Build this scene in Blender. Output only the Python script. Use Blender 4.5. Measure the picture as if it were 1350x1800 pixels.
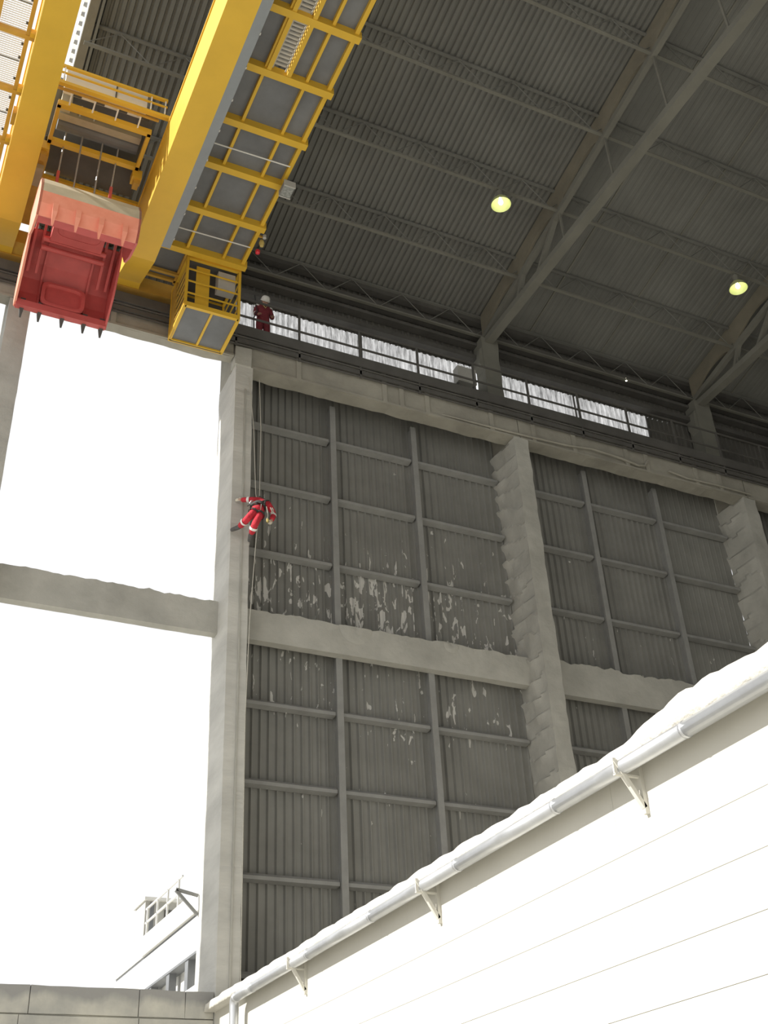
import bpy, math, random
from mathutils import Vector, Matrix, noise

random.seed(7)
S = bpy.context.scene
for o in list(bpy.data.objects):
    bpy.data.objects.remove(o)
COL = S.collection

# ------------------------------------------------------------------ camera, sky, sun, exposure
cam_d = bpy.data.cameras.new('camera')
cam = bpy.data.objects.new('camera', cam_d)
COL.objects.link(cam)
cam_d.sensor_fit = 'HORIZONTAL'
cam_d.sensor_width = 36.0
cam_d.lens = 36.0 * 2004.35 / 1350.0
cam_d.clip_end = 500
_r = Vector((0.90300603, -0.42712485, -0.04630839))
_d = Vector((0.20010995, 0.51352852, -0.83441265))
_f = Vector((0.38017905, 0.74421289, 0.54919128))
cam.matrix_world = Matrix(((_r.x, -_d.x, -_f.x, 0.0), (_r.y, -_d.y, -_f.y, 0.0), (_r.z, -_d.z, -_f.z, 1.6), (0, 0, 0, 1)))
S.camera = cam

world = bpy.data.worlds.new('sky')
S.world = world
world.use_nodes = True
bg = world.node_tree.nodes['Background']
bg.inputs['Color'].default_value = (0.985, 0.99, 1.0, 1)
bg.inputs['Strength'].default_value = 1.06

sun_d = bpy.data.lights.new('sun', 'SUN')
sun_d.energy = 6.5
sun_d.angle = math.radians(0.6)
sun_d.color = (1.0, 0.975, 0.93)
sun = bpy.data.objects.new('sun', sun_d)
COL.objects.link(sun)
SUN_EL, SUN_AZ = math.radians(34), math.radians(3.0)      # from the left (-X), a touch from behind the wall
_to = Vector((-math.cos(SUN_EL) * math.cos(SUN_AZ), math.cos(SUN_EL) * math.sin(SUN_AZ), math.sin(SUN_EL)))
sun.rotation_euler = (-_to).to_track_quat('-Z', 'Y').to_euler()
sun.location = (-20, 10, 40)

vs = S.view_settings
vs.view_transform = 'Standard'
vs.look = 'None'
vs.gamma = 1.0
vs.use_curve_mapping = False
vs.exposure = 0.0

# ------------------------------------------------------------------ materials
def mat(name, c, rough=0.85, var=0.15, scale=1.5, bump=0.0, metal=0.0, c2=None, stretch=None, bscale=None, emit=None):
    m = bpy.data.materials.new(name)
    m.use_nodes = True
    nt = m.node_tree
    b = nt.nodes['Principled BSDF']
    b.inputs['Roughness'].default_value = rough
    b.inputs['Metallic'].default_value = metal
    g = nt.nodes.new('ShaderNodeNewGeometry')
    mp = nt.nodes.new('ShaderNodeMapping')
    if stretch:
        mp.inputs['Scale'].default_value = stretch
    nt.links.new(g.outputs['Position'], mp.inputs['Vector'])
    n = nt.nodes.new('ShaderNodeTexNoise')
    n.inputs['Scale'].default_value = scale
    n.inputs['Detail'].default_value = 6
    n.inputs['Roughness'].default_value = 0.6
    nt.links.new(mp.outputs['Vector'], n.inputs['Vector'])
    r = nt.nodes.new('ShaderNodeValToRGB')
    c2 = c2 or tuple(x * (1 - 2 * var) for x in c)
    r.color_ramp.elements[0].position = 0.32
    r.color_ramp.elements[1].position = 0.68
    r.color_ramp.elements[0].color = (*c2, 1)
    r.color_ramp.elements[1].color = (*c, 1)
    nt.links.new(n.outputs['Fac'], r.inputs['Fac'])
    nt.links.new(r.outputs['Color'], b.inputs['Base Color'])
    if bump:
        n2 = nt.nodes.new('ShaderNodeTexNoise')
        n2.inputs['Scale'].default_value = bscale or scale * 6
        n2.inputs['Detail'].default_value = 5
        nt.links.new(mp.outputs['Vector'], n2.inputs['Vector'])
        bp = nt.nodes.new('ShaderNodeBump')
        bp.inputs['Strength'].default_value = bump
        bp.inputs['Distance'].default_value = 0.05
        nt.links.new(n2.outputs['Fac'], bp.inputs['Height'])
        nt.links.new(bp.outputs['Normal'], b.inputs['Normal'])
    if emit:
        b.inputs['Emission Color'].default_value = (*emit[0], 1)
        b.inputs['Emission Strength'].default_value = emit[1]
    return m

M = {}
M['concrete'] = mat('dusty_concrete', (0.50, 0.49, 0.44), var=0.13, scale=0.9, bump=0.35)
M['pale'] = mat('skylit_concrete', (0.62, 0.61, 0.56), var=0.13, scale=0.9, bump=0.35, stretch=(0.5, 0.5, 1.7))  # concrete copy lightened to carry sky light from the open bay
M['girder'] = mat('girder_concrete', (0.40, 0.38, 0.32), var=0.16, scale=0.8, bump=0.3)
M['plinth'] = mat('plinth_concrete', (0.62, 0.60, 0.52), c2=(0.40, 0.395, 0.365), scale=1.1, bump=0.25)
M['roof'] = mat('dusty_roof_sheet', (0.205, 0.205, 0.185), var=0.12, scale=0.5, rough=0.95)
M['roof_steel'] = mat('dusty_roof_steel', (0.225, 0.22, 0.185), var=0.1, scale=1.0, rough=0.95)
M['dust_web'] = mat('caked_brown_dust', (0.265, 0.24, 0.18), var=0.12, scale=1.0, rough=1.0, bump=0.3)
M['steel_grey'] = mat('dusty_grey_steel', (0.31, 0.31, 0.295), var=0.1, scale=2.0)
M['dark'] = mat('dark_steel', (0.115, 0.11, 0.10), var=0.15, scale=1.5)  # dark base colour for walkway steel and other dark parts
M['upper'] = mat('dark_wall_sheet', (0.13, 0.125, 0.11), var=0.15, scale=0.7)  # darker sheet colour for the upper wall
M['yellow'] = mat('crane_yellow_paint', (0.76, 0.47, 0.04), var=0.05, scale=1.2, rough=0.5)
M['yellow2'] = mat('faded_yellow_paint', (0.62, 0.37, 0.06), var=0.10, scale=2.0, rough=0.6)
M['plate'] = mat('grey_deck_plate', (0.198, 0.205, 0.212), var=0.14, scale=1.2, rough=0.6)
M['duct'] = mat('grey_duct_paint', (0.27, 0.29, 0.30), var=0.06, scale=2.0, rough=0.5)
M['red'] = mat('grab_red_paint', (0.62, 0.115, 0.105), var=0.10, scale=2.0, rough=0.55)
M['lit_red'] = mat('lit_red_paint', (0.90, 0.36, 0.25), c2=(0.82, 0.28, 0.18), scale=2.2, rough=0.6)  # lighter copy of the grab red, bounced light put into the colour
M['beige_dust'] = mat('beige_dust_cake', (0.52, 0.46, 0.33), var=0.08, scale=3, rough=1.0)
M['white'] = mat('white_paint', (0.78, 0.77, 0.72), var=0.04, scale=1.0, rough=0.5)
M['lightgrey'] = mat('light_grey_paint', (0.50, 0.49, 0.45), var=0.08, scale=2.0, rough=0.6)
M['render_wall'] = mat('cream_rendered_wall', (0.64, 0.62, 0.55), var=0.04, scale=0.8, rough=0.9)
M['zinc'] = mat('zinc_gutter', (0.62, 0.63, 0.64), var=0.08, scale=2.5, rough=0.38, metal=0.75)
M['dust'] = mat('white_cement_dust', (0.74, 0.71, 0.63), var=0.05, scale=2.0, rough=1.0, bump=0.5, bscale=9)
M['ground'] = mat('dusty_ground', (0.45, 0.44, 0.405), var=0.08, scale=0.3, rough=1.0)
M['black'] = mat('black_rubber', (0.03, 0.03, 0.03), var=0.1, scale=4)
M['suit'] = mat('red_coverall_cloth', (0.62, 0.035, 0.055), var=0.10, scale=14, rough=0.9, bump=0.4, bscale=22)
M['maroon'] = mat('maroon_coverall_cloth', (0.22, 0.03, 0.04), var=0.15, scale=14, rough=0.9, bump=0.4, bscale=22)
M['skin'] = mat('skin', (0.55, 0.33, 0.24), var=0.05, scale=10, rough=0.6)
M['glove'] = mat('cream_glove', (0.74, 0.68, 0.55), var=0.06, scale=20, rough=0.9)
M['reflect'] = mat('silver_reflective_tape', (0.86, 0.84, 0.80), var=0.03, scale=20, rough=0.4)
M['boot'] = mat('grey_boot_leather', (0.13, 0.125, 0.12), var=0.2, scale=20, rough=0.7)
M['harness'] = mat('dark_harness_webbing', (0.07, 0.07, 0.065), var=0.2, scale=20)
M['helmet'] = mat('white_helmet_shell', (0.72, 0.71, 0.66), var=0.04, scale=10, rough=0.4)
M['rope'] = mat('pale_rope', (0.55, 0.53, 0.46), var=0.1, scale=30)
M['steel_rope'] = mat('steel_rope', (0.42, 0.42, 0.42), var=0.1, scale=30, rough=0.4, metal=0.5)
M['brass'] = mat('dull_brass', (0.55, 0.43, 0.14), var=0.1, scale=10, rough=0.4)
M['red_lens'] = mat('red_lens', (0.7, 0.03, 0.05), var=0.05, scale=10, rough=0.3)
M['reflector'] = mat('lamp_reflector', (0.62, 0.66, 0.30), var=0.03, scale=8, rough=0.45)
M['bulb'] = mat('lit_bulb', (1, 1, 0.8), emit=((1.0, 1.0, 0.80), 7.0))
M['glass_box'] = mat('floodlight_glass', (0.62, 0.64, 0.60), var=0.25, scale=18, rough=0.15, metal=0.4)

def stain_plinth():
    # dark run-off dirt hanging from the top edge of the plinth, with a ragged lower outline
    nt = M['plinth'].node_tree
    b = nt.nodes['Principled BSDF']
    old = b.inputs['Base Color'].links[0].from_socket
    g = nt.nodes.new('ShaderNodeNewGeometry')
    mp = nt.nodes.new('ShaderNodeMapping'); mp.inputs['Scale'].default_value = (1.0, 1.0, 0.25)
    n = nt.nodes.new('ShaderNodeTexNoise'); n.inputs['Scale'].default_value = 1.6; n.inputs['Detail'].default_value = 6
    sx = nt.nodes.new('ShaderNodeSeparateXYZ')
    nt.links.new(g.outputs['Position'], mp.inputs[0]); nt.links.new(mp.outputs[0], n.inputs['Vector']); nt.links.new(g.outputs['Position'], sx.inputs[0])
    ma = nt.nodes.new('ShaderNodeMath'); ma.operation = 'MULTIPLY_ADD'; ma.inputs[1].default_value = 0.7
    nt.links.new(n.outputs['Fac'], ma.inputs[0]); nt.links.new(sx.outputs['Z'], ma.inputs[2])
    r = nt.nodes.new('ShaderNodeMapRange'); r.inputs[1].default_value = 6.28; r.inputs[2].default_value = 6.42
    nt.links.new(ma.outputs[0], r.inputs[0])
    mix = nt.nodes.new('ShaderNodeMix'); mix.data_type = 'RGBA'
    nt.links.new(r.outputs[0], mix.inputs[0]); nt.links.new(old, mix.inputs[6])
    mix.inputs[7].default_value = (0.33, 0.325, 0.31, 1)
    nt.links.new(mix.outputs[2], b.inputs['Base Color'])
stain_plinth()

def cladding_material():
    m = mat('dusty_wall_sheet', (0.27, 0.268, 0.245), var=0.11, scale=0.8, rough=0.8)
    nt = m.node_tree
    b = nt.nodes['Principled BSDF']
    old = b.inputs['Base Color'].links[0].from_socket
    g = nt.nodes.new('ShaderNodeNewGeometry')
    sx = nt.nodes.new('ShaderNodeSeparateXYZ')
    nt.links.new(g.outputs['Position'], sx.inputs[0])
    mp = nt.nodes.new('ShaderNodeMapping')
    mp.inputs['Scale'].default_value = (1.5, 1.0, 0.55)
    nt.links.new(g.outputs['Position'], mp.inputs[0])
    n = nt.nodes.new('ShaderNodeTexNoise')
    n.inputs['Scale'].default_value = 4.3
    n.inputs['Detail'].default_value = 3.0
    n.inputs['Distortion'].default_value = 0.6
    nt.links.new(mp.outputs[0], n.inputs['Vector'])
    # heights where the caked dust has flaked off the sheets
    hr = nt.nodes.new('ShaderNodeMapRange')
    hr.inputs[1].default_value = 5.0
    hr.inputs[2].default_value = 22.0
    nt.links.new(sx.outputs['Z'], hr.inputs[0])
    band = nt.nodes.new('ShaderNodeValToRGB')
    cr = band.color_ramp
    cr.elements[0].position = 0.0
    cr.elements[0].color = (0.25,) * 3 + (1,)
    cr.elements[1].position = 1.0
    cr.elements[1].color = (0.05,) * 3 + (1,)
    for z, v in ((9.0, .2), (11.0, .5), (12.2, .25), (13.0, .85), (14.0, .6), (15.3, 1.0), (16.6, 1.0), (17.4, .95), (18.4, .55), (19.6, .25)):
        e = cr.elements.new((z - 5) / 17)
        e.color = (v, v, v, 1)
    nt.links.new(hr.outputs[0], band.inputs[0])
    xr = nt.nodes.new('ShaderNodeMapRange')
    xr.inputs[1].default_value = 14.5
    xr.inputs[2].default_value = 18.5
    xr.inputs[3].default_value = 1.0
    xr.inputs[4].default_value = 0.45
    nt.links.new(sx.outputs['X'], xr.inputs[0])
    mu = nt.nodes.new('ShaderNodeMath'); mu.operation = 'MULTIPLY'
    nt.links.new(band.outputs[0], mu.inputs[0]); nt.links.new(xr.outputs[0], mu.inputs[1])
    th = nt.nodes.new('ShaderNodeMath'); th.operation = 'MULTIPLY_ADD'
    th.inputs[1].default_value = -0.205
    th.inputs[2].default_value = 0.80
    nt.links.new(mu.outputs[0], th.inputs[0])
    gt = nt.nodes.new('ShaderNodeMath'); gt.operation = 'GREATER_THAN'
    nt.links.new(n.outputs['Fac'], gt.inputs[0]); nt.links.new(th.outputs[0], gt.inputs[1])
    mix = nt.nodes.new('ShaderNodeMix'); mix.data_type = 'RGBA'
    nt.links.new(gt.outputs[0], mix.inputs[0])
    nt.links.new(old, mix.inputs[6])
    mix.inputs[7].default_value = (0.62, 0.61, 0.57, 1)
    nt.links.new(mix.outputs[2], b.inputs['Base Color'])
    return m
M['clad'] = cladding_material()

def translucent_material():
    m = bpy.data.materials.new('dirty_translucent_sheet')
    m.use_nodes = True
    nt = m.node_tree
    nt.nodes.remove(nt.nodes['Principled BSDF'])
    out = nt.nodes['Material Output']
    g = nt.nodes.new('ShaderNodeNewGeometry')
    mp = nt.nodes.new('ShaderNodeMapping')
    mp.inputs['Scale'].default_value = (5.5, 1, 0.7)
    nt.links.new(g.outputs['Position'], mp.inputs[0])
    n = nt.nodes.new('ShaderNodeTexNoise')
    n.inputs['Scale'].default_value = 2.2
    n.inputs['Detail'].default_value = 7
    n.inputs['Roughness'].default_value = 0.7
    nt.links.new(mp.outputs[0], n.inputs['Vector'])
    r = nt.nodes.new('ShaderNodeValToRGB')
    r.color_ramp.elements[0].position = 0.34
    r.color_ramp.elements[1].position = 0.66
    r.color_ramp.elements[0].color = (0.26, 0.26, 0.26, 1)
    r.color_ramp.elements[1].color = (0.97, 0.97, 0.97, 1)
    nt.links.new(n.outputs['Fac'], r.inputs[0])
    t = nt.nodes.new('ShaderNodeBsdfTranslucent')
    d = nt.nodes.new('ShaderNodeBsdfDiffuse')
    d.inputs[0].default_value = (0.3, 0.29, 0.26, 1)
    nt.links.new(r.outputs[0], t.inputs[0])
    mx = nt.nodes.new('ShaderNodeMixShader')
    mx.inputs[0].default_value = 0.06
    nt.links.new(t.outputs[0], mx.inputs[1])
    nt.links.new(d.outputs[0], mx.inputs[2])
    nt.links.new(mx.outputs[0], out.inputs['Surface'])
    return m
M['translucent'] = translucent_material()

# ------------------------------------------------------------------ building helpers
ORIGIN = {}

def tag(o, label=None, cat=None, group=None, kind=None):
    if label: o['label'] = label
    if cat: o['category'] = cat
    if group: o['group'] = group
    if kind: o['kind'] = kind
    return o

def thing(name, loc, label=None, cat=None, group=None, kind=None):
    o = bpy.data.objects.new(name, None)
    o.empty_display_size = 0.2
    COL.objects.link(o)
    o.location = loc
    ORIGIN[o.name] = Vector(loc)
    return tag(o, label, cat, group, kind)

class MB:
    def __init__(self):
        self.v = []; self.f = []
    def add(self, vs, fs):
        n = len(self.v)
        self.v += [tuple(p) for p in vs]
        self.f += [tuple(i + n for i in f) for f in fs]
        return self
    def box(self, x0, x1, y0, y1, z0, z1):
        vs = [(x, y, z) for z in (z0, z1) for y in (y0, y1) for x in (x0, x1)]
        return self.add(vs, [(0, 2, 3, 1), (4, 5, 7, 6), (0, 1, 5, 4), (2, 6, 7, 3), (0, 4, 6, 2), (1, 3, 7, 5)])
    def bar(self, p, q, w, h=None, up=(0, 0, 1)):
        p, q = Vector(p), Vector(q); h = h or w
        d = (q - p).normalized(); up = Vector(up)
        if abs(d.dot(up)) > 0.98: up = Vector((0, 1, 0))
        a = d.cross(up).normalized() * w / 2; b = a.cross(d).normalized() * h / 2
        vs = []
        for c in (p, q): vs += [c - a - b, c + a - b, c + a + b, c - a + b]
        return self.add(vs, [(3, 2, 1, 0), (4, 5, 6, 7), (0, 1, 5, 4), (1, 2, 6, 5), (2, 3, 7, 6), (3, 0, 4, 7)])
    def tube(self, pts, r, n=8, caps=True):
        pts = [Vector(p) for p in pts]
        rs = r if isinstance(r, (list, tuple)) else [r] * len(pts)
        vs, fs = [], []
        ref = None
        for i, p in enumerate(pts):
            d = (pts[min(i + 1, len(pts) - 1)] - pts[max(i - 1, 0)]).normalized()
            if ref is None:
                ref = Vector((0, 0, 1)) if abs(d.z) < 0.9 else Vector((0, 1, 0))
            a = d.cross(ref).normalized(); b = a.cross(d).normalized()
            for k in range(n):
                t = 2 * math.pi * k / n
                vs.append(p + (a * math.cos(t) + b * math.sin(t)) * rs[i])
        for i in range(len(pts) - 1):
            for k in range(n):
                k2 = (k + 1) % n
                fs.append((i * n + k, i * n + k2, (i + 1) * n + k2, (i + 1) * n + k))
        if caps:
            fs.append(tuple(range(n - 1, -1, -1)))
            fs.append(tuple((len(pts) - 1) * n + k for k in range(n)))
        return self.add(vs, fs)
    def prism(self, poly, axis, a0, a1):
        """poly of 2D points extruded along axis 'x' (poly=y,z), 'y' (poly=x,z) or 'z' (poly=x,y)"""
        n = len(poly)
        def P(p, a):
            return {'x': (a, p[0], p[1]), 'y': (p[0], a, p[1]), 'z': (p[0], p[1], a)}[axis]
        vs = [P(p, a0) for p in poly] + [P(p, a1) for p in poly]
        fs = [tuple(range(n - 1, -1, -1)), tuple(range(n, 2 * n))] + [(i, (i + 1) % n, n + (i + 1) % n, n + i) for i in range(n)]
        return self.add(vs, fs)
    def shellx(self, prof, x0, x1, t):
        """thick plate along X following the open profile prof (y,z); t = thickness on the left of the path"""
        n = len(prof)
        off = []
        for i, p in enumerate(prof):
            a = Vector(prof[max(i - 1, 0)]); b = Vector(prof[min(i + 1, n - 1)])
            d = (b - a).normalized(); off.append((p[0] - d.y * t, p[1] + d.x * t))
        return self.prism(list(prof) + off[::-1], 'x', x0, x1)
    def lathe(self, prof, c, n=24, axis=(0, 0, 1)):
        """prof of (radius, height) turned about axis through c"""
        q = Vector((0, 0, 1)).rotation_difference(Vector(axis)); c = Vector(c)
        vs, fs = [], []
        for r, h in prof:
            for k in range(n):
                t = 2 * math.pi * k / n
                vs.append(c + q @ Vector((r * math.cos(t), r * math.sin(t), h)))
        for i in range(len(prof) - 1):
            for k in range(n):
                k2 = (k + 1) % n
                fs.append((i * n + k, i * n + k2, (i + 1) * n + k2, (i + 1) * n + k))
        return self.add(vs, fs)
    def mesh(self, name, o=Vector((0, 0, 0))):
        me = bpy.data.meshes.new(name)
        me.from_pydata([(x - o[0], y - o[1], z - o[2]) for x, y, z in self.v], [], self.f)
        me.update()
        return me
    def build(self, name, m, parent=None, smooth=False, origin=None, fix=True):
        o = ORIGIN.get(parent.name, Vector((0, 0, 0))) if parent else Vector(origin or (0, 0, 0))
        me = self.mesh(name, o)
        if fix:
            import bmesh
            bm = bmesh.new(); bm.from_mesh(me)
            bmesh.ops.recalc_face_normals(bm, faces=bm.faces)
            bm.to_mesh(me); bm.free()
        me.materials.append(M[m] if isinstance(m, str) else m)
        if smooth:
            for p in me.polygons: p.use_smooth = True
        ob = bpy.data.objects.new(name, me)
        COL.objects.link(ob)
        if parent:
            ob.parent = parent
            ORIGIN[ob.name] = o
        else:
            ob.location = o
            ORIGIN[ob.name] = o
        return ob

def place(me, name, loc, parent, m=None, rot=None):
    ob = bpy.data.objects.new(name, me)
    COL.objects.link(ob)
    ob.parent = parent
    ob.location = Vector(loc) - ORIGIN[parent.name]
    if rot: ob.rotation_euler = rot
    return ob

def nz(x, y, z): return noise.noise(Vector((x, y, z)))

def lumpy_box(x0, x1, y0, y1, z0, z1, step, amp, fn=None):
    """closed box with a grid on every face, vertices pushed about by noise (caked dust, rough casting)"""
    nx = max(1, round((x1 - x0) / step)); ny = max(1, round((y1 - y0) / step)); nzz = max(1, round((z1 - z0) / step))
    idx = {}; vs = []; fs = []
    def V(i, j, k):
        if (i, j, k) not in idx:
            p = Vector((x0 + (x1 - x0) * i / nx, y0 + (y1 - y0) * j / ny, z0 + (z1 - z0) * k / nzz))
            nrm = Vector(((i == nx) - (i == 0), (j == ny) - (j == 0), (k == nzz) - (k == 0)))
            a = amp * (noise.fractal(p * 1.3, 0.6, 2.0, 3))
            d = nrm * a
            if fn: d = d + fn(p, nrm)
            idx[(i, j, k)] = len(vs); vs.append(p + d)
        return idx[(i, j, k)]
    for i in range(nx):
        for j in range(ny):
            fs.append((V(i, j, 0), V(i, j + 1, 0), V(i + 1, j + 1, 0), V(i + 1, j, 0)))
            fs.append((V(i, j, nzz), V(i + 1, j, nzz), V(i + 1, j + 1, nzz), V(i, j + 1, nzz)))
        for k in range(nzz):
            fs.append((V(i, 0, k), V(i + 1, 0, k), V(i + 1, 0, k + 1), V(i, 0, k + 1)))
            fs.append((V(i, ny, k), V(i, ny, k + 1), V(i + 1, ny, k + 1), V(i + 1, ny, k)))
    for j in range(ny):
        for k in range(nzz):
            fs.append((V(0, j, k), V(0, j, k + 1), V(0, j + 1, k + 1), V(0, j + 1, k)))
            fs.append((V(nx, j, k), V(nx, j + 1, k), V(nx, j + 1, k + 1), V(nx, j, k + 1)))
    return MB().add(vs, fs)

def corrugated(w, l, pitch, depth, name, m, flat=0.45):
    """ribbed sheet in local X (width) and Y (length), ribs along Y, raised towards +Z"""
    n = max(1, round(w / pitch)); p = w / n
    xs = []
    for i in range(n):
        a = i * p
        xs += [(a, 0), (a + p * flat, 0), (a + p * (flat + 0.12), depth), (a + p * 0.88, depth)]
    xs.append((w, 0))
    vs = [(x, 0, z) for x, z in xs] + [(x, l, z) for x, z in xs]
    k = len(xs)
    b = MB().add(vs, [(i, i + 1, k + i + 1, k + i) for i in range(k - 1)])
    me = b.mesh(name)
    me.materials.append(M[m])
    return me

# ------------------------------------------------------------------ ground
MB().box(-70, 60, -50, 90, -0.3, 0).build('floor', 'ground')['kind'] = 'structure'

# ------------------------------------------------------------------ back wall: sheeting, posts and rails
wall = thing('wall_back', (16, 24.3, 0), kind='structure')
bays = [(7.93, 10.72, 13.36, 16.33), (16.83, 19.50, 22.30, 25.25), (25.75, 28.6, 31.4, 34.2)]
zed = [0.0, 4.6, 6.75, 8.82, 10.99, 12.97, 15.0, 17.25, 19.40, 21.40, 23.3]
cache = {}
for bi, xs in enumerate(bays):
    for a, b in zip(xs, xs[1:]):
        for z0, z1 in zip(zed, zed[1:]):
            key = (round(b - a, 2), round(z1 - z0, 2))
            plain = bi == 1 and a == xs[2]                # flatter, dust-smoothed sheets beside the rightmost column
            key += (plain,)
            if key not in cache:
                cache[key] = corrugated(b - a, z1 - z0, 0.22, 0.008 if plain else 0.08, 'wall_panel', 'clad', flat=0.66)
            place(cache[key], 'wall_panel', (a, 24.30, z0), wall, rot=(math.pi / 2, 0, 0))
    for x in xs[1:3]:                                   # steel posts
        b = MB().box(x - 0.085, x + 0.085, 23.93, 24.0, 0, 22.6)
        b.box(x - 0.03, x + 0.03, 24.0, 24.25, 0, 22.6)
        b.build('wall_post', 'steel_grey', wall)
    for a, b_ in zip(xs, xs[1:]):                       # sheeting rails between the posts
        for z in zed[1:-1]:
            if z == 15.0: continue
            MB().prism([(24.02, z - 0.055), (24.24, z - 0.075), (24.24, z + 0.07), (24.10, z + 0.10), (24.02, z + 0.03)], 'x', a + 0.02, b_ - 0.09).build('sheeting_rail', 'steel_grey', wall)
# unseen sheeting left of the gable, added to shade the column and low wall
me = corrugated(9.9, 22.0, 0.22, 0.055, 'wall_panel', 'clad')
place(me, 'wall_panel', (-9.2, 24.30, 0), wall, rot=(math.pi / 2, 0, 0))

# upper wall with the strip window
up = thing('wall_upper', (16, 24.6, 23), kind='structure')
def upper_panel(x0, x1, z0, z1):
    key = ('u', round(x1 - x0, 2), round(z1 - z0, 2))
    if key not in cache:
        cache[key] = corrugated(x1 - x0, z1 - z0, 0.22, 0.04, 'wall_panel', 'upper')
    place(cache[key], 'wall_panel', (x0, 24.68, z0), up, rot=(math.pi / 2, 0, 0))
uxs = [1.76, 4.75, 7.9, 10.7, 13.5, 16.3, 19.25, 22.2, 25.25, 28.2, 31.2, 34.2]
for a, b in zip(uxs, uxs[1:]):
    upper_panel(a, b, 26.45, 28.75)
    upper_panel(a, b, 23.95 if a < 7.8 else 23.0, 25.34)
for a, b in ((1.76, 4.75), (4.75, 7.9), (23.3, 25.25), (25.25, 28.2), (28.2, 31.2), (31.2, 34.2)):
    upper_panel(a, b, 25.34, 26.45)
for z, r in ((26.62, 0.09), (27.25, 0.06), (27.75, 0.10)):       # horizontal rails above the window
    MB().box(1.8, 34, 24.40 - r, 24.62, z - r, z + r).build('wall_rail', 'dark', up)
MB().box(1.8, 34, 24.45, 24.62, 25.18, 25.34).build('wall_rail', 'dark', up)

def strip_window(name, edges):
    w = thing(name, (edges[0], 24.62, 25.34), kind='structure')
    for a, b in zip(edges, edges[1:]):
        me = corrugated(b - a - 0.03, 1.11, 0.2, 0.035, 'pane', 'translucent')
        place(me, 'pane', (a + 0.015, 24.66, 25.34), w, rot=(math.pi / 2, 0, 0))
    for e in edges:
        MB().box(e - 0.018, e + 0.018, 24.60, 24.68, 25.30, 26.48).build('mullion', 'dark', w)
strip_window('window_1', [7.9, 12.1, 16.2])
strip_window('window_2', [17.1, 20.2, 23.3])

# ------------------------------------------------------------------ concrete columns
def column_fn(ledge, bands):
    def fn(p, n):
        d = Vector((0, 0, 0))
        if n.x < 0 and ledge:
            t = (p.z - 0.12 * p.y + 0.45 * nz(p.x, p.y * 1.1, p.z * 0.6)) / 0.56
            t = t - math.floor(t)
            mask = max(0.0, min(1.0, 0.62 + 1.0 * nz(3.1, p.y * 1.3, p.z * 0.8)))
            d.x -= ledge * (t ** 1.6) * mask * (0.35 + 0.65 * min(1, (p.y - 23.0) / 0.5))
        if n.x < 0 and bands:
            k = math.floor((p.z + 0.35 * (p.y - 23)) / 0.86)
            d.x -= bands * (0.5 + 0.5 * math.sin(k * 12.9898)) * (1 if not n.y else 0.2)
        if n.y < 0 and bands:
            u = (p.z / 2.15) % 1.0
            if u < 0.06: d.y += 0.012
        return d
    return fn

def column(x0, x1, y0, y1, z1, label, ledge, bands, m='concrete', step=0.16, group='concrete wall columns'):
    c = thing('concrete_column', ((x0 + x1) / 2, (y0 + y1) / 2, 0), label, 'column', group)
    lumpy_box(x0, x1, y0, y1, 0, z1, step, 0.02 if ledge else 0.008, column_fn(ledge, bands)).build('shaft', m, c)
    return c

cL = column(1.36, 1.90, 23.0, 24.4, 22.68, 'grey concrete column at the far left edge beneath the red grab', 0, 0.006, step=0.27)
cA = column(7.44, 7.93, 23.0, 24.42, 22.42, 'pale concrete column beside the open bay with a roped worker on it', 0, 0.03, m='pale', step=0.14)
cB = column(16.33, 16.83, 23.0, 24.3, 22.42, 'dust-caked concrete column between the two clad bays', 0.125, 0, step=0.075)
cC = column(25.26, 25.78, 23.0, 24.3, 22.42, 'brownish concrete column at the right edge of the picture', 0.10, 0, step=0.1)
# little block on top of the nearer column, rounded corbels elsewhere
lumpy_box(7.40, 7.86, 22.96, 23.30, 22.42, 23.05, 0.14, 0.015).build('head_block', 'concrete', cA)
for c, x0, x1 in ((cL, 1.36, 1.90), (cA, 7.44, 7.93), (cB, 16.33, 16.83), (cC, 25.26, 25.78)):
    MB().box(x0, x1, 23.5, 24.4, 22.3, 23.75).build('neck', 'girder', c)
# thin pipe clipped up the front of the nearer column
MB().box(7.70, 7.735, 22.955, 22.995, 6.2, 21.6).build('cable_strip', 'concrete', cA)

# upper column stubs carrying the roof trusses
for x0, x1, lab in ((16.25, 16.95, 'short upper column under the middle roof truss between strip windows'),
                    (25.15, 25.95, 'short upper column under the right-hand roof truss')):
    u = thing('upper_column', ((x0 + x1) / 2, 24.3, 24.05), lab, 'column', 'upper roof columns')
    lumpy_box(x0 + 0.05, x1 - 0.03, 24.05, 24.6, 23.9, 27.35, 0.2, 0.02).build('shaft', 'roof_steel', u)
    MB().prism([(x0 - 0.1, 26.2), (x0 + 0.1, 25.9), (x0 + 0.1, 27.0), (x0 - 0.05, 26.8)], 'y', 24.1, 24.5).build('bracket', 'roof_steel', u)

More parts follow.
